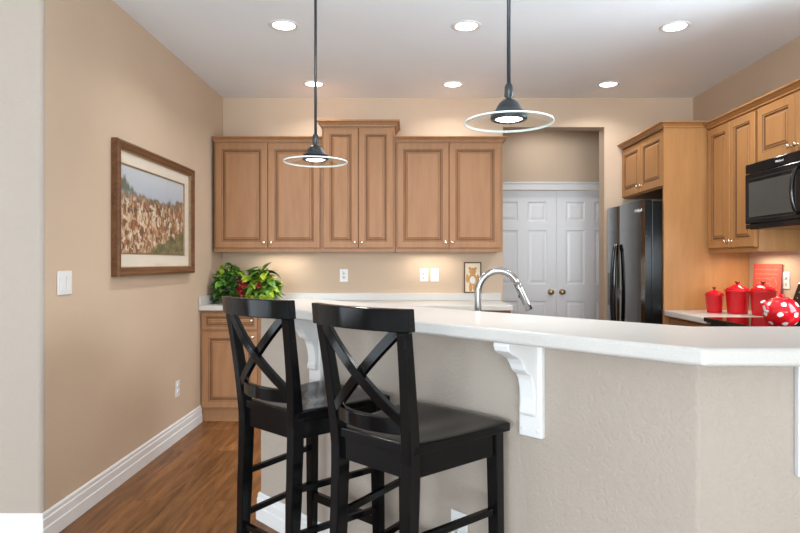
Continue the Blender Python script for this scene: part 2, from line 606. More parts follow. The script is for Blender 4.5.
hw = MB().box(0.1, 0.2, YB + 0.15, YP + 0.12, 0, CEIL).box(3.2, 3.3, YB + 0.15, YP, 0, CEIL).box(XR + 0.12, 3.3, YB + 0.05, YB + 0.15, 0, CEIL)
struct(hw.build('wall_hall', 'tan'))

# window wall behind the camera: two wide openings with frames
ww = MB()
xs = [XF, -3.9, -1.3, -0.3, 2.3, XR]
ww.box(xs[0], xs[1], YW - 0.12, YW, 0, CEIL).box(xs[2], xs[3], YW - 0.12, YW, 0, CEIL).box(xs[4], xs[5], YW - 0.12, YW, 0, CEIL)
ww.box(xs[1], xs[2], YW - 0.12, YW, 0, 0.4).box(xs[3], xs[4], YW - 0.12, YW, 0, 0.4)
ww.box(xs[1], xs[2], YW - 0.12, YW, 2.5, CEIL).box(xs[3], xs[4], YW - 0.12, YW, 2.5, CEIL)
struct(ww.build('wall_windows', 'greige'))
for k, (a, b) in enumerate(((xs[1], xs[2]), (xs[3], xs[4]))):
    wf = MB()
    for x in (a + 0.03, (a + b) / 2, b - 0.03):
        wf.box(x - 0.03, x + 0.03, YW - 0.09, YW - 0.04, 0.4, 2.5)
    wf.box(a + 0.06, b - 0.06, YW - 0.088, YW - 0.042, 0.4, 0.46).box(a + 0.06, b - 0.06, YW - 0.088, YW - 0.042, 2.44, 2.5)
    struct(wf.build('window_%d' % (k + 1), 'white'))

# baseboards: stepped profile, (out, z)
BP = [(0, 0), (0.016, 0), (0.016, 0.062), (0.0125, 0.068), (0.0125, 0.104), (0.009, 0.110), (0.009, 0.126), (0.004, 0.135), (0, 0.135)]
def baseboard(name, path, normals_out):
    """path of corner points at the wall foot; mitred; normals_out: outward unit normal of every run"""
    rings = []
    n = len(path)
    for k, (x, y) in enumerate(path):
        if k == 0: d = Vector(normals_out[0])
        elif k == n - 1: d = Vector(normals_out[-1])
        else:
            a, b = Vector(normals_out[k - 1]), Vector(normals_out[k])
            d = (a + b) / (1 + a.dot(b))
        rings.append([(x + d.x * o, y + d.y * o, z) for o, z in BP])
    return struct(MB().loft(rings).build(name, 'white'))
baseboard('baseboard_left', [(XL + 0.0005, 4.78), (XL + 0.0005, YF - 0.0005), (XF + 0.002, YF - 0.0005)], [(1, 0), (0, -1)])

# ------------------------------------------------------------------ raised-bar half wall
S = math.sqrt(0.5)
W0, W1, W2 = (-0.735, 2.971), (0.727, 1.509), (XR - 0.001, 1.509)
wall_poly = [W0, W1, W2, (XR - 0.001, 1.629), (0.777, 1.629), (W0[0] + 0.12 * S, W0[1] + 0.12 * S)]
struct(MB().prism(wall_poly, 0, 1.039).build('wall_bar', 'greige', bevel=0.006, seg=2))
baseboard('baseboard_bar', [(W0[0] + 0.12 * S - 0.0005, W0[1] + 0.12 * S), (W0[0] - 0.0005, W0[1] - 0.0005), (W1[0], W1[1] - 0.0005), (W2[0] - 0.002, W2[1] - 0.0005)],
          [(-S, S), (-S, -S), (0, -1)])

top_poly = [(-0.885, 2.852), (0.648, 1.319), (XR - 0.003, 1.319), (XR - 0.003, 1.79), (0.843, 1.79), (-0.553, 3.184)]
bar = MB().prism(top_poly, 1.04, 1.08).build('bar_countertop', 'counter', bevel=0.009, seg=3)
tag(bar, 'raised cream bar countertop bending around the greige half wall', 'countertop')

# white scrolled brackets carrying the bar top
def make_corbel():
    root = thing('corbel', 'white scrolled bracket under the bar in the middle, right of the stools', 'bracket')
    MB().box(-0.0405, 0.0405, -0.02, -0.0005, -0.304, -0.001).build('back_plate', 'white', root, bevel=0.003)
    prof = [(0.02, -0.001), (0.170, -0.001), (0.172, -0.012), (0.166, -0.026), (0.150, -0.036), (0.128, -0.045), (0.108, -0.056), (0.094, -0.072),
            (0.084, -0.090), (0.074, -0.099), (0.058, -0.108), (0.048, -0.124), (0.041, -0.150), (0.036, -0.182), (0.036, -0.205), (0.041, -0.216), (0.040, -0.230),
            (0.032, -0.238), (0.024, -0.236), (0.02, -0.230)]
    MB().extrude_x([(-p, z) for p, z in prof], -0.027, 0.027).build('scroll', 'white', root, bevel=0.004)
    for sx in (-1, 1):
        MB().lathe([(0.006, 0), (0.006, 0.0015), (0.004, 0.003), (0, 0.0032)], (sx * 0.026, -0.02, -0.282), 14, axis='y').build('screw_cap', 'white', root)
    return root
def wall_point(t):       # along the angled face from its left end
    return (W0[0] + S * t, W0[1] - S * t)
corb = make_corbel()
pc = wall_point(1.584)
corb.location = (pc[0], pc[1], 1.04); corb.rotation_euler = (0, 0, R(-45))
pc = wall_point(0.475)
dup(corb, (pc[0], pc[1], 1.04), R(-45), 'white scrolled bracket seen behind the two black stools')
dup(corb, (1.008, 1.509, 1.04), 0, 'white scrolled bracket cut off by the right picture edge')

# ------------------------------------------------------------------ kitchen cabinets
def rect_loops(mb, x0, x1, z0, z1, loops, y0):
    """concentric rectangles; loops = (inset, y, material of the band leading to it)"""
    prev = None
    for ins, y, mi in loops:
        ring = [(x0 + ins, y0 + y, z0 + ins), (x1 - ins, y0 + y, z0 + ins), (x1 - ins, y0 + y, z1 - ins), (x0 + ins, y0 + y, z1 - ins)]
        b = len(mb.v)
        mb.v += ring
        if prev is not None:
            for i in range(4):
                j = (i + 1) % 4
                mb.f.append([prev + i, prev + j, b + j, b + i]); mb.m.append(mi); mb.sm.append(False)
        prev = b
    mb.f.append([prev, prev + 1, prev + 2, prev + 3]); mb.m.append(0); mb.sm.append(False)

def panel_front(x0, x1, z0, z1, yb, t=0.020, fr=0.062, drawer=False):
    """raised-panel cabinet front lying on plane y=yb, face towards -y"""
    mb = MB()
    yf = -t
    if drawer: fr = 0.034
    L = [(0, 0, 0), (0, yf + 0.004, 0), (0.004, yf, 0), (fr - 0.010, yf, 0), (fr - 0.006, yf + 0.003, 1), (fr, yf + 0.004, 0), (fr + 0.004, yf + 0.010, 1), (fr + 0.012, yf + 0.010, 1)]
    if drawer:
        L += [(fr + 0.024, yf + 0.004, 0), (fr + 0.027, yf + 0.002, 1), (fr + 0.030, yf + 0.002, 0)]
    else:
        L += [(fr + 0.024, yf + 0.005, 0), (fr + 0.026, yf + 0.002, 1), (fr + 0.030, yf + 0.0015, 0)]
    rect_loops(mb, x0, x1, z0, z1, L, yb)
    return mb

def knob(parent, x, z, y, mt='nickel', s=1.0):
    p = [(0.009, 0), (0.008, 0.003), (0.005, 0.006), (0.005, 0.012), (0.011, 0.016), (0.0145, 0.021), (0.013, 0.026), (0.007, 0.029), (0, 0.0295)]
    return MB().lathe([(a * s, b * s) for a, b in p], (x, y, z), 18, axis='y').build('knob', mt, parent)

def crown(parent, x0, x1, yf, z0, sl=True, sr=True, h=0.045, mi='maple'):
    """stepped and flared cornice on three sides"""
    steps = [(0.000, 0), (0.008, 0), (0.010, h * 0.25), (0.014, h * 0.32), (0.024, h * 0.60), (0.036, h * 0.74), (0.040, h * 0.78), (0.040, h)]
    rings = []
    for o, z in steps:
        l = o if sl else 0.0
        rr = o if sr else 0.0
        rings.append([(x0 - l, -0.002, z0 + z), (x0 - l, yf - o, z0 + z), (x1 + rr, yf - o, z0 + z), (x1 + rr, -0.002, z0 + z)])
    return MB().loft(rings).build('crown', [mi], parent)

def upper_cabinet(name, label, loc, rz, w, d, h, splits, group, sl=True, sr=True, wood_='maple', knob_z=0.055, rail=True, gap=0.012, end_gap=0.014, crown_h=0.045, doors_top=0.012):
    """hangs on a wall: local x along the wall, -y into the room, z up from its underside"""
    t = thing(name, label, 'cabinet', loc, rz, group)
    x0, x1 = -w / 2, w / 2
    zb = 0.022 if rail else 0.0
    body = MB().box(x0, x1, -d + 0.0195, -0.002, zb, h)
    body.build('carcass', wood_, t)
    if rail:
        MB().box(x0, x1, -d + 0.014, -d + 0.034, 0, zb).box(x0, x0 + 0.018, -d + 0.034, -0.002, 0, zb).box(x1 - 0.018, x1, -d + 0.034, -0.002, 0, zb).build('light_rail', wood_, t)
    xs = [x0] + [x0 + s * w for s in splits] + [x1]
    n = len(xs) - 1
    for k in range(n):
        a = xs[k] + (end_gap if k == 0 else gap / 2 - 0.004)
        b = xs[k + 1] - (end_gap if k == n - 1 else gap / 2 - 0.004)
        dr = panel_front(a, b, zb + 0.010, h - doors_top, -d + 0.0195).build('door', [wood_, 'glaze'], t)
        kx = b - 0.028 if k % 2 == 0 else a + 0.028
        knob(dr, kx, zb + knob_z, -d - 0.0005)
    crown(t, x0, x1, -d + 0.012, h, sl, sr, crown_h, wood_)
    return t

UB, UD = 1.36, 0.33
gB = 'wall cabinets on the back wall'
upper_cabinet('wall_cabinet', 'maple two-door wall cabinet above the plants in the left corner', (-1.186, YB, UB), 0, 0.906, UD, 0.925, [0.5], gB, sl=False, sr=False, crown_h=0.04)
upper_cabinet('wall_cabinet', 'taller narrow maple wall cabinet standing above its neighbours', (-0.424, YB, UB), 0, 0.612, UD + 0.012, 1.05, [0.5], gB, crown_h=0.05)
upper_cabinet('wall_cabinet', 'maple two-door wall cabinet left of the white pantry doors', (0.336, YB, UB), 0, 0.900, UD, 0.925, [0.5], gB, sl=False, crown_h=0.04)
# filler between the first cabinet and the left wall
# right-hand wall
gR = 'wall cabinets on the right wall'
upper_cabinet('wall_cabinet', 'tall maple wall cabinet between fridge panel and microwave', (XR, 4.135, 1.34), R(-90), 0.63, 0.33, 0.915, [0.5], gR, sl=False, sr=False, crown_h=0.045, wood_='maple_warm')
upper_cabinet('wall_cabinet', 'short maple wall cabinet directly above the microwave', (XR, 3.435, 1.893), R(-90), 0.766, 0.33, 0.362, [0.5], gR, sl=False, sr=False, rail=False, crown_h=0.045, knob_z=0.05, wood_='maple_warm')

# fridge surround: deep cabinet above the fridge with a tall end panel
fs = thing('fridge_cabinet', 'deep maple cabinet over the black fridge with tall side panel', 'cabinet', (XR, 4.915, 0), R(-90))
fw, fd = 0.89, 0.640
MB().box(-fw / 2, fw / 2 - 0.02, -fd + 0.0195, -0.002, 1.835, 2.275).build('carcass', 'maple_warm', fs)
MB().box(fw / 2 - 0.02, fw / 2, -fd - 0.0, -0.002, 0.001, 2.275).build('end_panel', 'maple_warm', fs)
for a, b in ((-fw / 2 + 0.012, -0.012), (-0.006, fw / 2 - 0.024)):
    dr = panel_front(a, b, 1.845, 2.262, -fd + 0.0195).build('door', ['maple_warm', 'glaze'], fs)
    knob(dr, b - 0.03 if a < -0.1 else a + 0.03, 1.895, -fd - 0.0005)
crown(fs, -fw / 2, fw / 2, -fd + 0.004, 2.275, False, True, 0.042, 'maple_warm')

# base cabinets on the back wall
def base_cabinet(label, loc, rz, w, splits, group, d=0.60, h=0.889, toe=True):
    t = thing('base_cabinet', label, 'cabinet', loc, rz, group)
    x0, x1 = -w / 2, w / 2
    MB().box(x0, x1, -d + 0.0195, -0.002, 0.10, h).build('carcass', 'maple', t)
    MB().box(x0, x1, -d + 0.035, -0.05, 0.001, 0.10).build('toe_kick', 'maple', t)
    xs = [x0] + [x0 + s * w for s in splits] + [x1]
    for k in range(len(xs) - 1):
        a, b = xs[k] + (0.014 if k == 0 else 0.003), xs[k + 1] - (0.014 if k == len(xs) - 2 else 0.003)
        dr = panel_front(a, b, 0.735, h - 0.02, -d + 0.0195, drawer=True).build('drawer', ['maple', 'glaze'], t)
        knob(dr, (b - 0.04) if k == 0 and len(splits) == 0 else (a + b) / 2, 0.81, -d - 0.0005)
        do = panel_front(a, b, 0.115, 0.722, -d + 0.0195).build('door', ['maple', 'glaze'], t)
        knob(do, b - 0.035 if k % 2 == 0 else a + 0.035, 0.68, -d - 0.0005)
    return t
CB = 0.93
gC = 'base cabinets'
base_cabinet('maple base cabinet with drawer beside the left wall', (XL + 0.002 + 0.235, YB, 0), 0, 0.47, [], gC)
base_cabinet('long maple base cabinet behind the bar under the back counter', (-0.19, YB, 0), 0, 2.0, [0.25, 0.5, 0.75], gC)
# back counter with its upstand
ct = thing('back_countertop', 'cream countertop with low backsplash along the back wall', 'countertop', (0, 0, 0))
MB().box(XL + 0.002, 0.825, YB - 0.632, YB - 0.001, 0.89, CB).build('slab', 'counter', ct, bevel=0.006)
MB().box(XL + 0.002, 0.825, YB - 0.021, YB - 0.001, CB + 0.0005, CB + 0.068).box(XL + 0.002, XL + 0.022, YB - 0.632, YB - 0.021, CB + 0.0005, CB + 0.068).build('backsplash', 'counter', ct, bevel=0.003)

# right-hand run beside the range
CR = 0.915
base_cabinet('maple base cabinet between the black range and the fridge panel', (XR, 4.147, 0), R(-90), 0.632, [0.5], gC, h=0.874)
rt = thing('range_countertop', 'cream countertop under the red canisters', 'countertop', (0, 0, 0))
MB().box(XR - 0.640, XR - 0.001, 3.832, 4.468, 0.875, CR).build('slab', 'counter', rt, bevel=0.006)
# peninsula counter on the kitchen side of the half wall, carrying the tap
pen = [(W0[0] + 0.121 * S, W0[1] + 0.121 * S), (0.7775, 1.63), (1.85, 1.63), (1.85, 2.25), (1.03, 2.25), (W0[0] + 0.78 * S, W0[1] + 0.78 * S)]
pb = thing('peninsula_cabinet', 'maple sink cabinet on the kitchen side of the bar', 'cabinet')
cx, cy = 0.55, 2.35
inner = [(x + (cx - x) * 0.03, y + (cy - y) * 0.03) for x, y in pen]
MB().prism(inner, 0.001, 0.889).build('carcass', 'maple', pb)
sk = MB().prism(pen, 0.89, CB).build('sink_countertop', 'counter', bevel=0.006)
tag(sk, 'cream sink countertop behind and below the raised bar', 'countertop')

# ------------------------------------------------------------------ pantry doors
def six_panel(name, x0, x1, knob_x):
    w = x1 - x0
    mb = MB()
    xs = [x0, x0 + 0.100, x0 + w / 2 - 0.052, x0 + w / 2 + 0.052, x1 - 0.100, x1]
    zs = [0.01, 0.24, 0.866, 1.040, 1.610, 1.705, 1.910, DTOP]
    yf = YP + 0.03
    for i in range(5):
        for j in range(7):
            a, b, c, d = xs[i], xs[i + 1], zs[j], zs[j + 1]
            if i in (1, 3) and j in (1, 3, 5):
                rect_loops(mb, a, b, c, d, [(0, 0, 0), (0.006, 0.007, 0), (0.014, 0.009, 0), (0.020, 0.009, 0), (0.045, 0.003, 0)], yf)
            else:
                mb.add([(a, yf, c), (b, yf, c), (b, yf, d), (a, yf, d)], [(0, 1, 2, 3)])
    # edges and back
    mb.add([(x0, yf, 0.01), (x1, yf, 0.01), (x1, yf, DTOP), (x0, yf, DTOP), (x0, yf + 0.035, 0.01), (x1, yf + 0.035, 0.01), (x1, yf + 0.035, DTOP), (x0, yf + 0.035, DTOP)],
           [(1, 0, 4, 5), (2, 1, 5, 6), (3, 2, 6, 7), (0, 3, 7, 4), (5, 4, 7, 6)])
    o = struct(mb.build(name, 'door_white', fix=False))
    k = MB().lathe([(0.031, 0), (0.031, 0.004), (0.024, 0.008), (0.011, 0.011), (0.010, 0.026), (0.022, 0.034), (0.028, 0.046), (0.026, 0.058), (0.016, 0.066), (0, 0.068)], (knob_x, yf, 0.96), 24, axis='y').build('door_knob', 'brass', o)
    k['label'] = 'round brass door knob'
    return o
six_panel('door_1', DX0, DXM - 0.0015, DXM - 0.062)
six_panel('door_2', DXM + 0.0015, DX1, DXM + 0.058)
cs = MB()
cs.box(DX0 - 0.10, DX1 + 0.10, YP - 0.018, YP - 0.0005, DTOP + 0.004, DTOP + 0.070).box(DX0 - 0.11, DX1 + 0.11, YP - 0.026, YP - 0.0005, DTOP + 0.070, DTOP + 0.086)
cs.box(DX0 - 0.095, DX0 - 0.008, YP - 0.018, YP - 0.0005, 0, DTOP + 0.004).box(DX1 + 0.008, DX1 + 0.095, YP - 0.018, YP - 0.0005, 0, DTOP + 0.004)
struct(cs.build('trim_1', 'white', bevel=0.002))

# ------------------------------------------------------------------ fridge
fr = thing('refrigerator', 'black stainless side-by-side refrigerator with bowed handles', 'refrigerator', (XR, 4.905, 0), R(-90))
FW, FD, FH = 0.83, 0.795, 1.742      # width, front face distance from wall
x0, x1 = -FW / 2, FW / 2
MB().box(x0, x1, -FD + 0.075, -0.03, 0.03, FH - 0.01).build('cabinet_body', 'black_side', fr, bevel=0.006)
MB().box(x0 + 0.02, x1 - 0.02, -FD + 0.09, -0.06, 0.001, 0.03).build('base_grille', 'black_matte', fr)
xm = -0.125
def fridge_door(a, b):
    n = 14
    ring_f = []
    poly = [(a, -FD + 0.072)]
    for k in range(n + 1):
        u = k / n
        x = a + (b - a) * u
        e = min(u, 1 - u)
        y = -FD + 0.012 * (2 * u - 1) ** 2 + (0.012 * (1 - e / 0.05) ** 2 if e < 0.05 else 0)
        poly.append((x, y))
    poly.append((b, -FD + 0.072))
    mb = MB().prism(poly, 0.06, FH, 0, [1] + [0] * (len(poly) - 3) + [1, 1])
    for i in range(len(mb.f)):
        if len(mb.f[i]) == 4:
            mb.sm[i] = False
    return mb
dl = fridge_door(x0, xm - 0.003).build('door', ['fridge', 'black_side'], fr)
dr_ = fridge_door(xm + 0.003, x1).build('door', ['fridge', 'black_side'], fr)
for dd, hx, sgn in ((dl, xm - 0.026, -1), (dr_, xm + 0.026, 1)):
    pts = []
    for k in range(17):
        u = k / 16
        bow = math.sin(PI * u)
        pts.append((hx + sgn * 0.012 * (bow - 0.3), -FD - 0.008 - 0.028 * bow ** 0.55, 0.62 + 0.80 * u))
    MB().tube(pts, 0.0125, 12).build('handle', 'black_gloss', dd)
MB().box(x0 + 0.07, x0 + 0.205, -FD - 0.004, -FD + 0.02, 0.90, 1.18).box(x0 + 0.085, x0 + 0.19, -FD - 0.006, -FD - 0.004, 1.10, 1.165).build('dispenser', 'black_gloss', dl)
lettering('Whirlpool', 0.034, 'logo', dr_, (xm + 0.455, -FD + 0.004, 1.665), (R(90), 0, 0), 'logo_lettering', 0.002)

# ------------------------------------------------------------------ microwave over the range
mw = thing('microwave', 'black over-the-range microwave hung under the short cabinet', 'microwave', (XR, 3.44, 1.478), R(-90))
MW, MD, MH = 0.756, 0.400, 0.410
x0, x1 = -MW / 2, MW / 2
MB().box(x0, x1, -MD + 0.03, -0.002, 0, MH).build('housing', 'black_gloss', mw, bevel=0.004)
xd = x0 + 0.56
md = MB().box(x0 + 0.002, xd, -MD, -MD + 0.029, 0.035, MH - 0.062).build('door', 'black_gloss', mw, bevel=0.004)
MB().box(x0 + 0.045, xd - 0.075, -MD - 0.0015, -MD, 0.075, MH - 0.120).build('window', 'window_glass', md)
wfr = MB()
wa, wb_, wc, wd = x0 + 0.028, xd - 0.055, 0.058, MH - 0.095
wfr.box(wa, wb_, -MD - 0.0012, -MD, wc, wc + 0.006).box(wa, wb_, -MD - 0.0012, -MD, wd - 0.006, wd).box(wa, wa + 0.006, -MD - 0.0012, -MD, wc, wd).box(wb_ - 0.006, wb_, -MD - 0.0012, -MD, wc, wd)
wfr.build('window_border', 'black_matte', md)
pts = [(xd - 0.028, -MD - 0.004 - 0.040 * math.sin(PI * k / 14) ** 0.5, 0.06 + (MH - 0.15) * k / 14) for k in range(15)]
MB().tube(pts, 0.011, 12).build('handle', 'black_gloss', md)
vp = MB().box(x0 + 0.002, x1 - 0.002, -MD + 0.002, -MD + 0.029, MH - 0.058, MH - 0.002)
vp.build('vent_panel', 'black_gloss', mw, bevel=0.002)
cp = MB().box(xd + 0.004, x1 - 0.002, -MD, -MD + 0.029, 0.035, MH - 0.062).build('control_panel', 'black_glass', mw, bevel=0.003)
MB().box(x0 + 0.002, x1 - 0.002, -MD + 0.004, -MD + 0.029, 0.004, 0.031).build('bottom_strip', 'black_gloss', mw, bevel=0.002)
lettering('Whirlpool', 0.018, 'logo', mw, (x0 + 0.352, -MD + 0.001, MH - 0.030), (R(90), 0, 0), 'logo_lettering', 0.001)

# ------------------------------------------------------------------ range
rg = thing('range', 'black electric range with glass cooktop and slanted control panel', 'range', (XR, 3.44, 0), R(-90))
x0, x1 = -0.378, 0.378
MB().box(x0, x1, -0.62, -0.025, 0.03, 0.895).build('body', 'black_gloss', rg, bevel=0.004)
MB().box(x0, x1, -0.665, -0.025, 0.8955, 0.922).build('cooktop', 'black_glass', rg, bevel=0.004)
bg = MB().extrude_x([(-0.025, 0.9225), (-0.125, 0.9225), (-0.115, 0.99), (-0.060, 1.140), (-0.025, 1.145)], x0, x1)
bgo = bg.build('control_panel', 'black_gloss', rg, bevel=0.004)
rnd = random.Random(4)
for i in range(16):
    for j in range(3):
        if rnd.random() < 0.75:
            xx = x0 + 0.04 + i * 0.045
            zz = 1.01 + j * 0.035
            yy = -0.115 + (zz - 0.99) * (0.055 / 0.15) - 0.001
            ww_ = 0.006 + 0.008 * rnd.random()
            MB().add([(xx, yy, zz), (xx + ww_, yy, zz), (xx + ww_, yy + 0.0018, zz + 0.005), (xx, yy + 0.0018, zz + 0.005)], [(0, 1, 2, 3)]).build('button_marking', 'logo', bgo)
MB().box(x0 + 0.004, x1 - 0.004, -0.655, -0.6205, 0.24, 0.84).build('oven_door', 'black_glass', rg, bevel=0.004)
MB().tube([(x0 + 0.05, -0.656, 0.79), (x0 + 0.05, -0.69, 0.79), (x1 - 0.05, -0.69, 0.79), (x1 - 0.05, -0.656, 0.79)], 0.010).build('oven_handle', 'black_gloss', rg)
MB().box(x0 + 0.004, x1 - 0.004, -0.65, -0.6205, 0.04, 0.23).build('drawer', 'black_gloss', rg, bevel=0.004)

# ------------------------------------------------------------------ bar stools
def back_y(z):
    if z < 0.70: return -0.178 - 0.025 * (1 - z / 0.70)
    u = (z - 0.70) / 0.45
    return -0.178 - 0.060 * u ** 1.3
def post_x(z):
    return 0.143 + (0.026 * ((z - 0.70) / 0.45) if z > 0.70 else 0)
def make_stool():
    t = thing('bar_stool', '', 'stool')
    SH = 0.777
    # saddle seat
    nu, nv, th = 18, 16, 0.030
    def half(v):    # half width at depth v (0 back, 1 front)
        return 0.163 + 0.053 * v
    top, bot = [], []
    for j in range(nv + 1):
        v = j / nv
        y = -0.195 + 0.400 * v
        for i in range(nu + 1):
            u = -1 + 2 * i / nu
            x = half(v) * u
            yy = y + (0.012 * (1 - u * u) if j == nv else 0.012 * (1 - u * u) * v)
            scoop = 0.011 * (math.sin(PI * min(1, max(0, (v - 0.02) / 0.98))) ** 0.8) * (1 - u ** 4) * (0.75 + 0.25 * math.cos(2 * PI * u))
            edge = 0.004 * max(0, abs(u) - 0.9) / 0.1
            z = SH - scoop - edge
            top.append((x, yy, z)); bot.append((x, yy, SH - th))
    mb = MB()
    n = nu + 1
    faces = []
    for j in range(nv):
        for i in range(nu):
            faces.append((j * n + i, j * n + i + 1, (j + 1) * n + i + 1, (j + 1) * n + i))
    mb.add(top, faces, 0, True)
    mb.add(bot, [f[::-1] for f in faces], 0, True)
    off = len(top)
    bnd = [i for i in range(n)] + [j * n + nu for j in range(1, nv + 1)] + [nv * n + i for i in range(nu - 1, -1, -1)] + [j * n for j in range(nv - 1, 0, -1)]
    for k in range(len(bnd)):
        a, b = bnd[k], bnd[(k + 1) % len(bnd)]
        mb.f.append([a, b, off + b, off + a]); mb.m.append(0); mb.sm.append(False)
    mb.build('seat', 'black_wood', t, bevel=0.004)
    # rear legs running up into the back posts
    for sx in (-1, 1):
        pts = []
        for k in range(19):
            z = 1.087 * k / 18
            y = back_y(z)
            pts.append((sx * post_x(z), y, z, 0.0165 + 0.002 * math.exp(-((z - 0.6) / 0.3) ** 2), 0.0145 + 0.008 * math.exp(-((z - 0.66) / 0.24) ** 2) + (0.003 if z < 0.5 else 0)))
        rings = [[(x - a, y - b, z), (x + a, y - b, z), (x + a, y + b, z), (x - a, y + b, z)] for x, y, z, a, b in pts]
        rings[0] = [(p[0], p[1], 0.001) for p in rings[0]]
        MB().loft(rings).build('leg', 'black_wood', t, bevel=0.003)
        ring = lambda z, a, ox, oy: [(ox - a, oy - a, z), (ox + a, oy - a, z), (ox + a, oy + a, z), (ox - a, oy + a, z)]
        MB().loft([ring(0.001, 0.015, sx * 0.196, 0.170), ring(0.4, 0.018, sx * 0.190, 0.166), ring(SH - th - 0.0005, 0.020, sx * 0.186, 0.162)]).build('leg', 'black_wood', t, bevel=0.003)
    # aprons
    az0, az1 = SH - th - 0.066, SH - th - 0.0005
    MB().box(-0.124, 0.124, -0.186, -0.166, az0, az1).build('apron', 'black_wood', t)
    MB().box(-0.165, 0.165, 0.152, 0.172, az0, az1).build('apron', 'black_wood', t)
    for sx in (-1, 1):
        MB().strip([(sx * 0.146, -0.157, (az0 + az1) / 2), (sx * 0.188, 0.141, (az0 + az1) / 2)], az1 - az0, 0.018, (1, 0, 0)).build('apron', 'black_wood', t)
    # stretchers
    for sx in (-1, 1):
        for z in (0.36, 0.51):
            MB().strip([(sx * 0.144, back_y(z) + 0.018, z), (sx * 0.190, 0.150, z)], 0.020, 0.015, (1, 0, 0)).build('stretcher', 'black_wood', t)
    MB().strip([(-0.126, back_y(0.32), 0.32), (0.126, back_y(0.32), 0.32)], 0.020, 0.015, (0, 1, 0)).build('stretcher', 'black_wood', t)
    MB().strip([(-0.172, 0.166, 0.31), (0.172, 0.166, 0.31)], 0.034, 0.018, (0, 1, 0)).build('footrest', 'black_wood', t)
    # curved top rail
    def arc(x, hw, c):
        return -c * (1 - (x / hw) ** 2)
    rings = []
    hw = 0.196
    for k in range(57):
        x = -hw + 2 * hw * k / 56
        y0 = back_y(1.12) + 0.004 + arc(x, hw, 0.034)
        rings.append([(x, y0 - 0.014, 1.0875), (x, y0 + 0.014, 1.0875), (x, y0 + 0.008, 1.149), (x, y0 - 0.020, 1.149)])
    mb = MB().loft(rings)
    mb.build('top_rail', 'black_wood', t, bevel=0.003)
    # curved lower rail
    rings = []
    for k in range(41):
        x = -0.134 + 0.268 * k / 40
        y0 = back_y(0.825) + arc(x, 0.134, 0.030)
        rings.append([(x, y0 - 0.011, 0.802), (x, y0 + 0.011, 0.802), (x, y0 + 0.008, 0.846), (x, y0 - 0.014, 0.846)])
    MB().loft(rings).build('lower_rail', 'black_wood', t, bevel=0.003)
    # crossed bars
    for sx in (-1, 1):
        pts = []
        for k in range(33):
            u = k / 32
            x = sx * (0.152 - 0.286 * u)
            z = 1.092 - 0.252 * u
            y = back_y(z) + arc(x, 0.16, 0.028) + sx * 0.005 * math.sin(PI * u)
            pts.append((x, y, z))
        MB().strip(pts, 0.030, 0.017, (0, 1, 0)).build('cross_bar', 'black_wood', t, bevel=0.002)
    return t
st = make_stool()
gS = 'black bar stools at the raised bar'
tag(st, 'black X-back bar stool nearer the camera, right one of the pair', group=gS)
st.location = (0.018, 1.858, 0); st.rotation_euler = (0, 0, R(-42.3))
dup(st, (-0.367, 2.227, 0), R(-41.5), 'black X-back bar stool farther left, in front of the wood floor')

# ------------------------------------------------------------------ lamps
def make_pendant():
    t = thing('pendant_lamp', '', 'lamp')          # origin at the height of the glass rim
    MB().tube([(0, 0, 0.11), (0, 0, CEIL - 1.747 - 0.02)], 0.0068, 12).build('stem', 'gun', t)
    MB().lathe([(0.0, 0), (0.060, 0), (0.062, 0.006), (0.055, 0.020), (0.012, 0.024)][::-1], (0, 0, CEIL - 1.747 - 0.0245), 28).build('canopy', 'gun', t)
    MB().lathe([(0.0, 0.135), (0.009, 0.135), (0.014, 0.125), (0.015, 0.090), (0.011, 0.086), (0.011, 0.080), (0.020, 0.078), (0.034, 0.066), (0.043, 0.050), (0.048, 0.040), (0.060, 0.034), (0.060, 0.0305), (0.0, 0.0305)], (0, 0, 0), 36).build('socket_cap', 'gun', t)
    sh = MB().lathe([(0.052, 0.030), (0.1473, 0.0058), (0.1473, 0.0010), (0.052, 0.0255)], (0, 0, 0), 48, smooth=False)
    sh.f = sh.f[:-2]; sh.m = sh.m[:-2]; sh.sm = sh.sm[:-2]
    sho = sh.build('glass_shade', ['pendant_glass'], t)
    rim = [(0.1475, 0.0062), (0.1525, 0.0048), (0.1525, -0.0012), (0.1475, 0.0002)]
    rr = MB().lathe(rim + [rim[0]], (0, 0, 0), 72)
    rr.f = rr.f[:-2]; rr.m = rr.m[:-2]; rr.sm = rr.sm[:-2]
    rr.build('shade_rim', 'rim_glass', sho)
    MB().lathe([(0.046, 0.0255), (0.062, 0.0235), (0.062, 0.012), (0.056, 0.008), (0.047, 0.010), (0.046, 0.0255)], (0, 0, 0), 40).build('lamp_collar', 'gun', t)
    MB().lathe([(0.0, 0.024), (0.0455, 0.024), (0.0455, 0.013), (0.030, 0.008), (0.0, 0.006)], (0, 0, 0), 32).build('lamp_lens', 'lens', t)
    return t
pend = make_pendant()
gP = 'glass pendant lamps over the bar'
pend['label'] = 'clear glass disc pendant lamp hanging at right, in front of the pantry opening'
pend['group'] = gP
pend.location = (0.341, 2.05, 1.747)
dup(pend, (-0.445, 2.857, 1.747), 0, 'clear glass disc pendant lamp hanging at left, in front of the cabinets')
for x, y in ((0.341, 2.05), (-0.445, 2.857)):
    area('pendant_light', (x, y, 1.745), (0, 0, 0), 0.08, 0.08, PENDANT_W, NEUTRAL, 160, 'DISK')

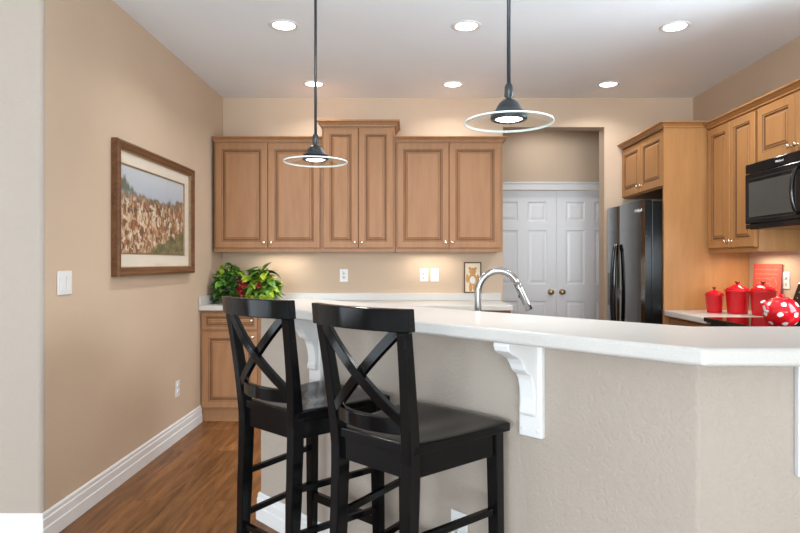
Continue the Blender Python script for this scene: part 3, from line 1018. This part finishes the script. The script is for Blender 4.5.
# unseen lamp added to brighten the small hall in front of the pantry
area('added_hall_light', (1.35, 5.86, CEIL - 0.03), (0, 0, 0), 0.28, 0.28, 3.0, NEUTRAL, 170, 'DISK')
def make_downlight():
    t = thing('downlight', '', 'light')
    rg_ = MB().lathe([(0.068, -0.001), (0.074, -0.006), (0.090, -0.004), (0.093, -0.0005), (0.068, -0.0005), (0.068, -0.001)], (0, 0, 0), 40)
    rg_.build('trim_ring', 'white', t)
    MB().lathe([(0.0, -0.0045), (0.050, -0.004), (0.0675, -0.0015), (0.0675, -0.0006), (0, -0.0006)], (0, 0, 0), 40).build('lens', 'downlight_lens', t)
    return t
dwn = None
DL = [(-0.775, 3.72, 'round ceiling downlight of the nearer row, leftmost'), (0.356, 3.73, 'round ceiling downlight of the nearer row, between the two pendant stems'),
      (1.658, 3.74, 'round ceiling downlight of the nearer row, above the right-hand cabinets'), (-0.782, 4.94, 'round ceiling downlight of the far row, behind the left pendant stem'),
      (0.362, 4.95, 'round ceiling downlight of the far row, above the right pair of wall cabinets'), (1.645, 4.95, 'round ceiling downlight of the far row, above the pantry opening and fridge')]
for x, y, lab in DL:
    if dwn is None:
        dwn = make_downlight(); dwn.location = (x, y, CEIL); dwn['label'] = lab; dwn['group'] = 'recessed ceiling downlights'
    else:
        dup(dwn, (x, y, CEIL), 0, lab)
    area('downlight_lamp', (x, y, CEIL - 0.012), (0, 0, 0), 0.13, 0.13, DOWNLIGHT_W * (1.25 if y < 4 else 0.72), NEUTRAL, 140, 'DISK')

# slim strip lamps under the wall cabinets
def strip_lamp(label, loc, rz, w, power, color=STRIP):
    t = thing('strip_lamp', label, 'light', loc, rz, 'strip lamps under the wall cabinets')
    MB().box(-w / 2, w / 2, -0.025, 0.025, -0.016, 0).build('housing', 'plastic', t)
    area('strip_lamp_light', (loc[0], loc[1], loc[2] - 0.018), (0, 0, rz), w * 0.92, 0.03, power, color, 165)
strip_lamp('slim lamp under the wall cabinet above the plants', (-1.12, YB - 0.14, UB + 0.021), 0, 0.40, UNDER_W)
strip_lamp('slim lamp under the wall cabinet next to the pantry doorway', (0.19, YB - 0.14, UB + 0.021), 0, 0.40, UNDER_W * 1.2)
strip_lamp('slim lamp under the wall cabinet above the red canisters', (XR - 0.15, 4.12, 1.34 + 0.021), R(-90), 0.40, UNDER_W * 2.2, WARM)

# ------------------------------------------------------------------ framed picture on the left wall
PX, PY0, PY1, PZ0, PZ1 = XL, 3.346, 4.535, 1.190, 1.968
# local: x along the wall (to the right as seen = +Y), y=0 wall, -y into the room
pic = thing('framed_picture', 'large walnut framed landscape print on the left tan wall', 'picture', (XL, 0, 0), R(90))
def picframe(x0, x1, z0, z1, prof):
    mb = MB(); rings = []
    for cxs in range(4):
        ring = []
        for ins, y in prof:
            x = (x0 + ins) if cxs in (0, 3) else (x1 - ins)
            z = (z0 + ins) if cxs in (0, 1) else (z1 - ins)
            ring.append((x, y, z))
        rings.append(ring)
    n = len(prof)
    v = [p for rr_ in rings for p in rr_]
    f = []
    for k in range(4):
        k2 = (k + 1) % 4
        for i in range(n - 1):
            f.append((k * n + i, k2 * n + i, k2 * n + i + 1, k * n + i + 1))
    return mb.add(v, f)
picframe(PY0, PY1, PZ0, PZ1, [(0, -0.001), (0, -0.036), (0.006, -0.046), (0.016, -0.048), (0.024, -0.042), (0.036, -0.040), (0.046, -0.034), (0.049, -0.026), (0.049, -0.001)]).build('frame', 'frame', pic)
picframe(PY0 + 0.049, PY1 - 0.049, PZ0 + 0.049, PZ1 - 0.049, [(0, -0.003), (0, -0.029), (0.006, -0.026), (0.007, -0.003)]).build('gilt_lip', 'gilt', pic)
ix0, ix1, iz0, iz1 = 3.425, 4.395, 1.322, 1.842
picframe(PY0 + 0.056, PY1 - 0.056, PZ0 + 0.056, PZ1 - 0.056, [(0, -0.004), (0, -0.018), (0.0001, -0.018), (0.0001, -0.004)])
mbd = MB()
a0, a1, b0, b1 = PY0 + 0.050, PY1 - 0.050, PZ0 + 0.050, PZ1 - 0.050
mbd.box(a0, ix0, -0.016, -0.004, b0, b1).box(ix1, a1, -0.016, -0.004, b0, b1).box(ix0, ix1, -0.016, -0.004, b0, iz0).box(ix0, ix1, -0.016, -0.004, iz1, b1)
mbd.build('mat_board', 'mat_board', pic)
picframe(ix0 - 0.003, ix1 + 0.003, iz0 - 0.003, iz1 + 0.003, [(0, -0.016), (0, -0.018), (0.007, -0.0175), (0.009, -0.012)]).build('inner_fillet', 'gilt', pic)
MB().box(ix0, ix1, -0.010, -0.004, iz0, iz1).build('print', 'print', pic)
MB().box(a0, a1, -0.0235, -0.022, b0, b1).build('glazing', 'pane', pic)

# ------------------------------------------------------------------ switches and outlets
def outlet(label, loc, rz, kind='outlet'):
    t = thing('wall_outlet' if kind != 'switch' else 'light_switch', label, 'outlet' if kind != 'switch' else 'switch', loc, rz)
    w = 0.118 if kind == 'switch' else 0.074
    MB().box(-w / 2, w / 2, -0.007, -0.0008, -0.058, 0.058).build('cover_plate', 'plastic', t, bevel=0.003)
    if kind == 'switch':
        for sx in (-0.023, 0.023):
            MB().extrude_x([(-0.007, -0.034), (-0.009, -0.034), (-0.0125, 0.034), (-0.007, 0.034)], sx - 0.0165, sx + 0.0165).build('rocker', 'white', t)
    elif kind == 'rocker':
        MB().extrude_x([(-0.007, -0.034), (-0.009, -0.034), (-0.0125, 0.034), (-0.007, 0.034)], -0.0165, 0.0165).build('rocker', 'white', t)
    else:
        for sz in (-0.02, 0.02):
            rc = MB().lathe([(0.0165, 0), (0.0165, 0.0022), (0.0, 0.0024)], (0, -0.007, sz), 20, axis='y').build('receptacle', 'white', t)
            MB().box(-0.008, -0.0055, -0.0102, -0.0094, sz - 0.002, sz + 0.008).box(0.0055, 0.008, -0.0102, -0.0094, sz - 0.002, sz + 0.007).box(-0.002, 0.002, -0.0102, -0.0094, sz - 0.010, sz - 0.006).build('slot', 'slot', rc)
    return t
outlet('white double light switch on the left wall before the picture', (XL, 2.89, 1.172), R(90), 'switch')
outlet('white outlet low on the left wall above the baseboard', (XL, 4.30, 0.366), R(90))
outlet('white outlet on the back wall under the tall cabinet', (-0.582, YB, 1.155), 0)
outlet('white outlet on the back wall, left one of the adjacent pair', (0.134, YB, 1.157), 0)
outlet('white rocker switch plate right of the outlet on the back wall', (0.229, YB, 1.157), 0, 'rocker')
outlet('white outlet on the right wall beside the red board', (XR, 4.03, 1.150), R(-90))
po = wall_point((0.175 - W0[0]) / S)
outlet('white outlet low on the angled bar wall behind the nearer stool', (po[0], po[1], 0.358), R(-45))

# ------------------------------------------------------------------ tap
fc = thing('faucet', 'brushed steel gooseneck pull-down faucet rising behind the bar', 'faucet', (0.309, 2.69, CB))
MB().lathe([(0.0, 0.0005), (0.030, 0.0005), (0.030, 0.008), (0.018, 0.016), (0.0175, 0.03), (0.0175, 0.10), (0.0, 0.10)], (0, 0, 0), 28).build('base', 'steel', fc)
pts = [(0, 0, 0.09), (0, 0, 0.14), (0, 0, 0.195)]
rx = 0.092
for k in range(1, 19):
    a = PI - k / 18 * R(158)
    pts.append((rx + rx * math.cos(a), 0, 0.205 + 0.098 * math.sin(a)))
MB().tube(pts, 0.0150, 16).build('neck', 'steel', fc)
e = Vector(pts[-1]); d = (Vector(pts[-1]) - Vector(pts[-2])).normalized()
sp = MB().tube([e - d * 0.004, e + d * 0.02, e + d * 0.09, e + d * 0.125], [0.0150, 0.0155, 0.0165, 0.0155], 16).build('spray_head', 'steel', fc)
q = e + d * 0.055
MB().box(q.x - 0.0185, q.x - 0.012, -0.006, 0.006, q.z - 0.010, q.z + 0.010).build('button', 'black_matte', sp)
MB().tube([(0, -0.014, 0.06), (0.0, -0.045, 0.062), (0.0, -0.075, 0.085)], [0.008, 0.007, 0.006], 10).build('lever', 'steel', fc)

# ------------------------------------------------------------------ small bear picture on the upstand
bp_ = thing('bear_picture', 'small brown framed picture of a teddy bear leaning on backsplash', 'picture', (0.567, YB - 0.016, CB + 0.0688))
bp_.rotation_euler = (R(-2.5), 0, 0)
BW, BH = 0.155, 0.275
picframe(-BW / 2, BW / 2, 0, BH, [(0, 0), (0, -0.012), (0.010, -0.012), (0.011, -0.006), (0.011, 0)]).build('frame', 'brown_frame', bp_)
MB().box(-BW / 2 + 0.009, BW / 2 - 0.009, -0.005, -0.001, 0.009, BH - 0.009).build('backing', 'cream_card', bp_)
def blob(mb, x, z, rx_, rz_, y=-0.0052, d=0.003, mi=0):
    n = 24
    mb.loft([[(x + rx_ * s * math.cos(2 * PI * i / n), y - dd, z + rz_ * s * math.sin(2 * PI * i / n)) for i in range(n)] for s, dd in ((1, 0), (0.95, d * 0.8), (0.7, d))], mi)
bb = MB()
blob(bb, 0, 0.192, 0.031, 0.030); blob(bb, -0.026, 0.218, 0.012, 0.012); blob(bb, 0.026, 0.218, 0.012, 0.012)
blob(bb, 0, 0.120, 0.036, 0.055); blob(bb, -0.046, 0.128, 0.013, 0.038); blob(bb, 0.046, 0.128, 0.013, 0.038)
blob(bb, -0.019, 0.048, 0.017, 0.036); blob(bb, 0.019, 0.048, 0.017, 0.036)
bb.build('painted_bear', 'bear', bp_)
sh_ = MB(); blob(sh_, 0, 0.115, 0.026, 0.034, -0.0083, 0.001)
sh_.build('painted_shirt', 'bear_shirt', bp_)

# ------------------------------------------------------------------ red things by the range
def canister(label, loc, r, h):
    t = thing('canister', label, 'canister', loc, 0, 'red lidded canisters')
    MB().lathe([(0, 0.0008), (r * 0.80, 0.0008), (r * 0.83, 0.008), (r * 0.97, h * 0.93), (r * 1.05, h * 0.94), (r * 1.06, h), (r * 0.9, h), (0.0, h)], (0, 0, 0), 36).build('body', 'red', t)
    l = MB().lathe([(0, h + 0.0008), (r * 0.92, h + 0.0008), (r * 0.90, h + 0.010), (r * 0.62, h + r * 0.30), (r * 0.30, h + r * 0.46), (r * 0.16, h + r * 0.50), (0, h + r * 0.50)], (0, 0, 0), 36).build('lid', 'red', t)
    z = h + r * 0.50
    MB().lathe([(0, z), (r * 0.13, z), (r * 0.10, z + 0.006), (r * 0.21, z + 0.014), (r * 0.19, z + 0.021), (0, z + 0.023)], (0, 0, 0), 20).build('knob', 'red_dark', l)
    return t
canister('smallest red lidded canister, next to the fridge panel', (2.163, 4.25, CR), 0.060, 0.130)
canister('middle red lidded canister between the small and the right one', (2.277, 4.16, CR), 0.078, 0.165)
canister('red lidded canister in front of the red board', (2.372, 4.02, CR), 0.080, 0.168)

# square red board leaning on the right wall
rb = thing('red_board', 'square faded red board with lettering leaning on the wall', 'board', (XR - 0.024, 4.225, CR + 0.001), R(-90))
rb.rotation_euler = (R(-3.0), 0, R(-90))
MB().box(-0.163, 0.163, -0.012, 0, 0, 0.345).build('panel', 'red_board', rb, bevel=0.004)
rnd = random.Random(9)
for i, z in enumerate((0.300, 0.268, 0.236, 0.204)):
    ln = MB()
    x = -0.14 + 0.01 * i
    xe = 0.13 if i < 2 else 0.06
    while x < xe:
        wd_ = 0.010 + rnd.random() * 0.022
        ln.box(x, min(xe, x + wd_), -0.0128, -0.0119, z, z + 0.006 + 0.004 * rnd.random())
        x += wd_ + 0.007
    ln.build('text_line', 'red_mark', rb)
pts = [(0.085 + 0.035 * math.cos(a) * (1 - 0.3 * math.sin(3 * a)), -0.0125, 0.215 + 0.035 * math.sin(a)) for a in [k * 2 * PI / 20 for k in range(21)]]
MB().tube(pts, 0.0022, 6).build('faint_emblem', 'red_mark', rb)

# polka-dot teapot
tp = thing('teapot', 'red teapot with white polka dots on the cooktop', 'teapot', (2.000, 3.22, 0.9228))
prof = []
mb = MB()
nseg, nst = 96, 56
rings = []
def tp_r(z):   # belly profile, total height .13
    u = z / 0.150
    return 0.090 * max(0.0, 1 - ((u - 0.50) / 0.57) ** 2) ** 0.5
zs = [0.0 + 0.150 * k / nst for k in range(nst + 1)]
for z in zs:
    rr_ = tp_r(z)
    rings.append([(rr_ * math.cos(2 * PI * i / nseg), rr_ * math.sin(2 * PI * i / nseg), z + 0.004) for i in range(nseg)])
mb.loft(rings, 0, True, True)
dots = []
for lat, nn, ph in ((-40, 6, 0.2), (-4, 7, 0.55), (34, 6, 0.1)):
    for k in range(nn):
        a = 2 * PI * (k + ph) / nn
        dots.append(Vector((math.cos(R(lat)) * math.cos(a), math.cos(R(lat)) * math.sin(a), math.sin(R(lat)))))
cz = 0.004 + 0.150 * 0.50
for i, f in enumerate(mb.f):
    if len(f) != 4: continue
    c = sum((Vector(mb.v[j]) for j in f), Vector()) / 4
    dv = Vector((c.x / 0.090, c.y / 0.090, (c.z - cz) / 0.086)).normalized()
    if any(dv.dot(q_) > math.cos(R(8.5)) for q_ in dots):
        mb.m[i] = 1
mb.build('pot_body', ['red', 'dot'], tp)
ld = MB().lathe([(0.036, 0.1525), (0.040, 0.154), (0.036, 0.159), (0.016, 0.163), (0, 0.164)], (0, 0, 0), 32).build('lid', 'red', tp)
MB().lathe([(0.006, 0.162), (0.005, 0.165), (0.011, 0.170), (0.009, 0.177), (0, 0.179)], (0, 0, 0), 20).build('knob', 'red', ld)
s = MB().tube([(-0.072, -0.01, 0.088), (-0.090, -0.012, 0.100), (-0.098, -0.013, 0.122), (-0.110, -0.014, 0.138)], [0.022, 0.016, 0.012, 0.013], 16)
for i in range(len(s.f)):
    c = sum((Vector(s.v[j]) for j in s.f[i]), Vector()) / len(s.f[i])
    if c.z < 0.106 and c.x < -0.085 or c.z > 0.134: s.m[i] = 1
s.build('spout', ['red', 'dot'], tp)
MB().tube([(0.072 + 0.048 * math.sin(PI * k / 14), 0.01, 0.040 + 0.080 * k / 14) for k in range(15)], 0.0085, 12).build('handle', 'red', tp)

# ------------------------------------------------------------------ plants
def leaf(mb, base, dirv, L, W, droop, mi, rnd_):
    d = Vector(dirv).normalized()
    side_ = d.cross(Vector((0, 0, 1)))
    if side_.length < 0.05: side_ = Vector((1, 0, 0))
    side_.normalize()
    up = side_.cross(d).normalized()
    roll = rnd_.uniform(-0.5, 0.5)
    side_ = side_ * math.cos(roll) + up * math.sin(roll)
    n = 6
    L_, C_, R_ = [], [], []
    for k in range(n + 1):
        u = k / n
        p = Vector(base) + d * (L * u) + Vector((0, 0, -droop * L * u * u))
        w = W * (math.sin(PI * u ** 0.75) ** 0.9) * 0.5 if 0 < u < 1 else 0.0006
        C_.append(p - up * 0.10 * w)
        L_.append(p - side_ * w + up * 0.25 * w)
        R_.append(p + side_ * w + up * 0.25 * w)
    v = L_ + C_ + R_
    f = []
    m_ = n + 1
    for k in range(n):
        f.append((k, k + 1, m_ + k + 1, m_ + k))
        f.append((m_ + k, m_ + k + 1, 2 * m_ + k + 1, 2 * m_ + k))
    mb.add(v, f, mi, True)

def clamp(mb, xr):
    for i, (x, y, z) in enumerate(mb.v):
        mb.v[i] = (min(max(x, xr[0]), xr[1]), y, max(z, 0.006))

def plant(label, loc, seed, rx_, ry_, h0, h1, nleaf, L, W, weights, pot_r, pot_h, pot_mat, flowers=0, xr=(-1, 1)):
    rnd_ = random.Random(seed)
    t = thing('potted_plant', label, 'plant', loc)
    MB().lathe([(0, 0.0008), (pot_r * 0.72, 0.0008), (pot_r * 0.78, 0.01), (pot_r * 0.98, pot_h * 0.9), (pot_r * 1.06, pot_h * 0.91), (pot_r * 1.06, pot_h), (pot_r * 0.94, pot_h), (pot_r * 0.92, pot_h - 0.012), (0, pot_h - 0.012)], (0, 0, 0), 32).build('pot', pot_mat, t)
    MB().lathe([(0, pot_h - 0.011), (pot_r * 0.91, pot_h - 0.011), (pot_r * 0.6, pot_h - 0.004), (0, pot_h - 0.002)], (0, 0, 0), 24).build('soil', 'soil', t)
    fol, stm = MB(), MB()
    for i in range(nleaf):
        a = rnd_.uniform(0, 2 * PI)
        rr_ = rnd_.random() ** 0.55
        z = h0 + (h1 - h0) * rnd_.random() * (1 - 0.45 * rr_ * rr_) - (0.02 if rr_ > 0.85 else 0)
        bx, by = rx_ * rr_ * math.cos(a), ry_ * rr_ * math.sin(a)
        mi = rnd_.choices([0, 1, 2], weights)[0]
        el = rnd_.uniform(-0.35, 0.9)
        a2 = a + rnd_.uniform(-0.8, 0.8)
        dv = (math.cos(a2) * math.cos(el), math.sin(a2) * math.cos(el), math.sin(el))
        s_ = rnd_.uniform(0.7, 1.15)
        base = Vector((bx, by, z)) - Vector(dv) * L * 0.35
        leaf(fol, base, dv, L * s_, W * s_, rnd_.uniform(0.1, 0.7), mi, rnd_)
        if i % 3 == 0:
            root = (pot_r * 0.4 * math.cos(a), pot_r * 0.4 * math.sin(a), pot_h - 0.005)
            mid = ((root[0] + base.x) / 2, (root[1] + base.y) / 2, (root[2] + base.z) / 2 + 0.02)
            stm.tube([root, mid, tuple(base)], 0.0017, 5)
    clamp(fol, xr)
    clamp(stm, xr)
    fol.build('foliage', ['leaf_dark', 'leaf_mid', 'leaf_lime'], t, fix=False)
    stm.build('stems', 'stem', t)
    for i in range(flowers):
        fl = MB()
        a = rnd_.uniform(-PI * 0.95, -PI * 0.05)
        rr_ = rnd_.uniform(0.65, 1.05)
        c = (rx_ * 0.7 * rr_ * math.cos(a) - 0.06, -ry_ * rr_ - 0.035, h0 + (h1 - h0) * rnd_.uniform(0.15, 0.52))
        for k in range(8):
            b = 2 * PI * k / 8
            e_ = rnd_.uniform(-0.3, 0.5)
            leaf(fl, c, (math.cos(b) * math.cos(e_), -0.6 + 0.5 * math.sin(e_), math.sin(b) * math.cos(e_)), 0.034, 0.022, 0.1, 0, rnd_)
        fl.build('flower', 'petal', t, fix=False)
    return t
plant('bushy dark green houseplant in the counter corner by the left wall', (-1.50, 5.02, CB), 5, 0.125, 0.125, 0.05, 0.34, 260, 0.095, 0.058, (0.55, 0.40, 0.05), 0.085, 0.13, 'pot_dark', xr=(-0.135, 0.128))
plant('lime green houseplant with red flowers, right of the dark green one', (-1.225, 4.98, CB), 8, 0.140, 0.12, 0.035, 0.325, 230, 0.125, 0.070, (0.20, 0.36, 0.44), 0.070, 0.09, 'pot_dark', 5, xr=(-0.142, 0.25))
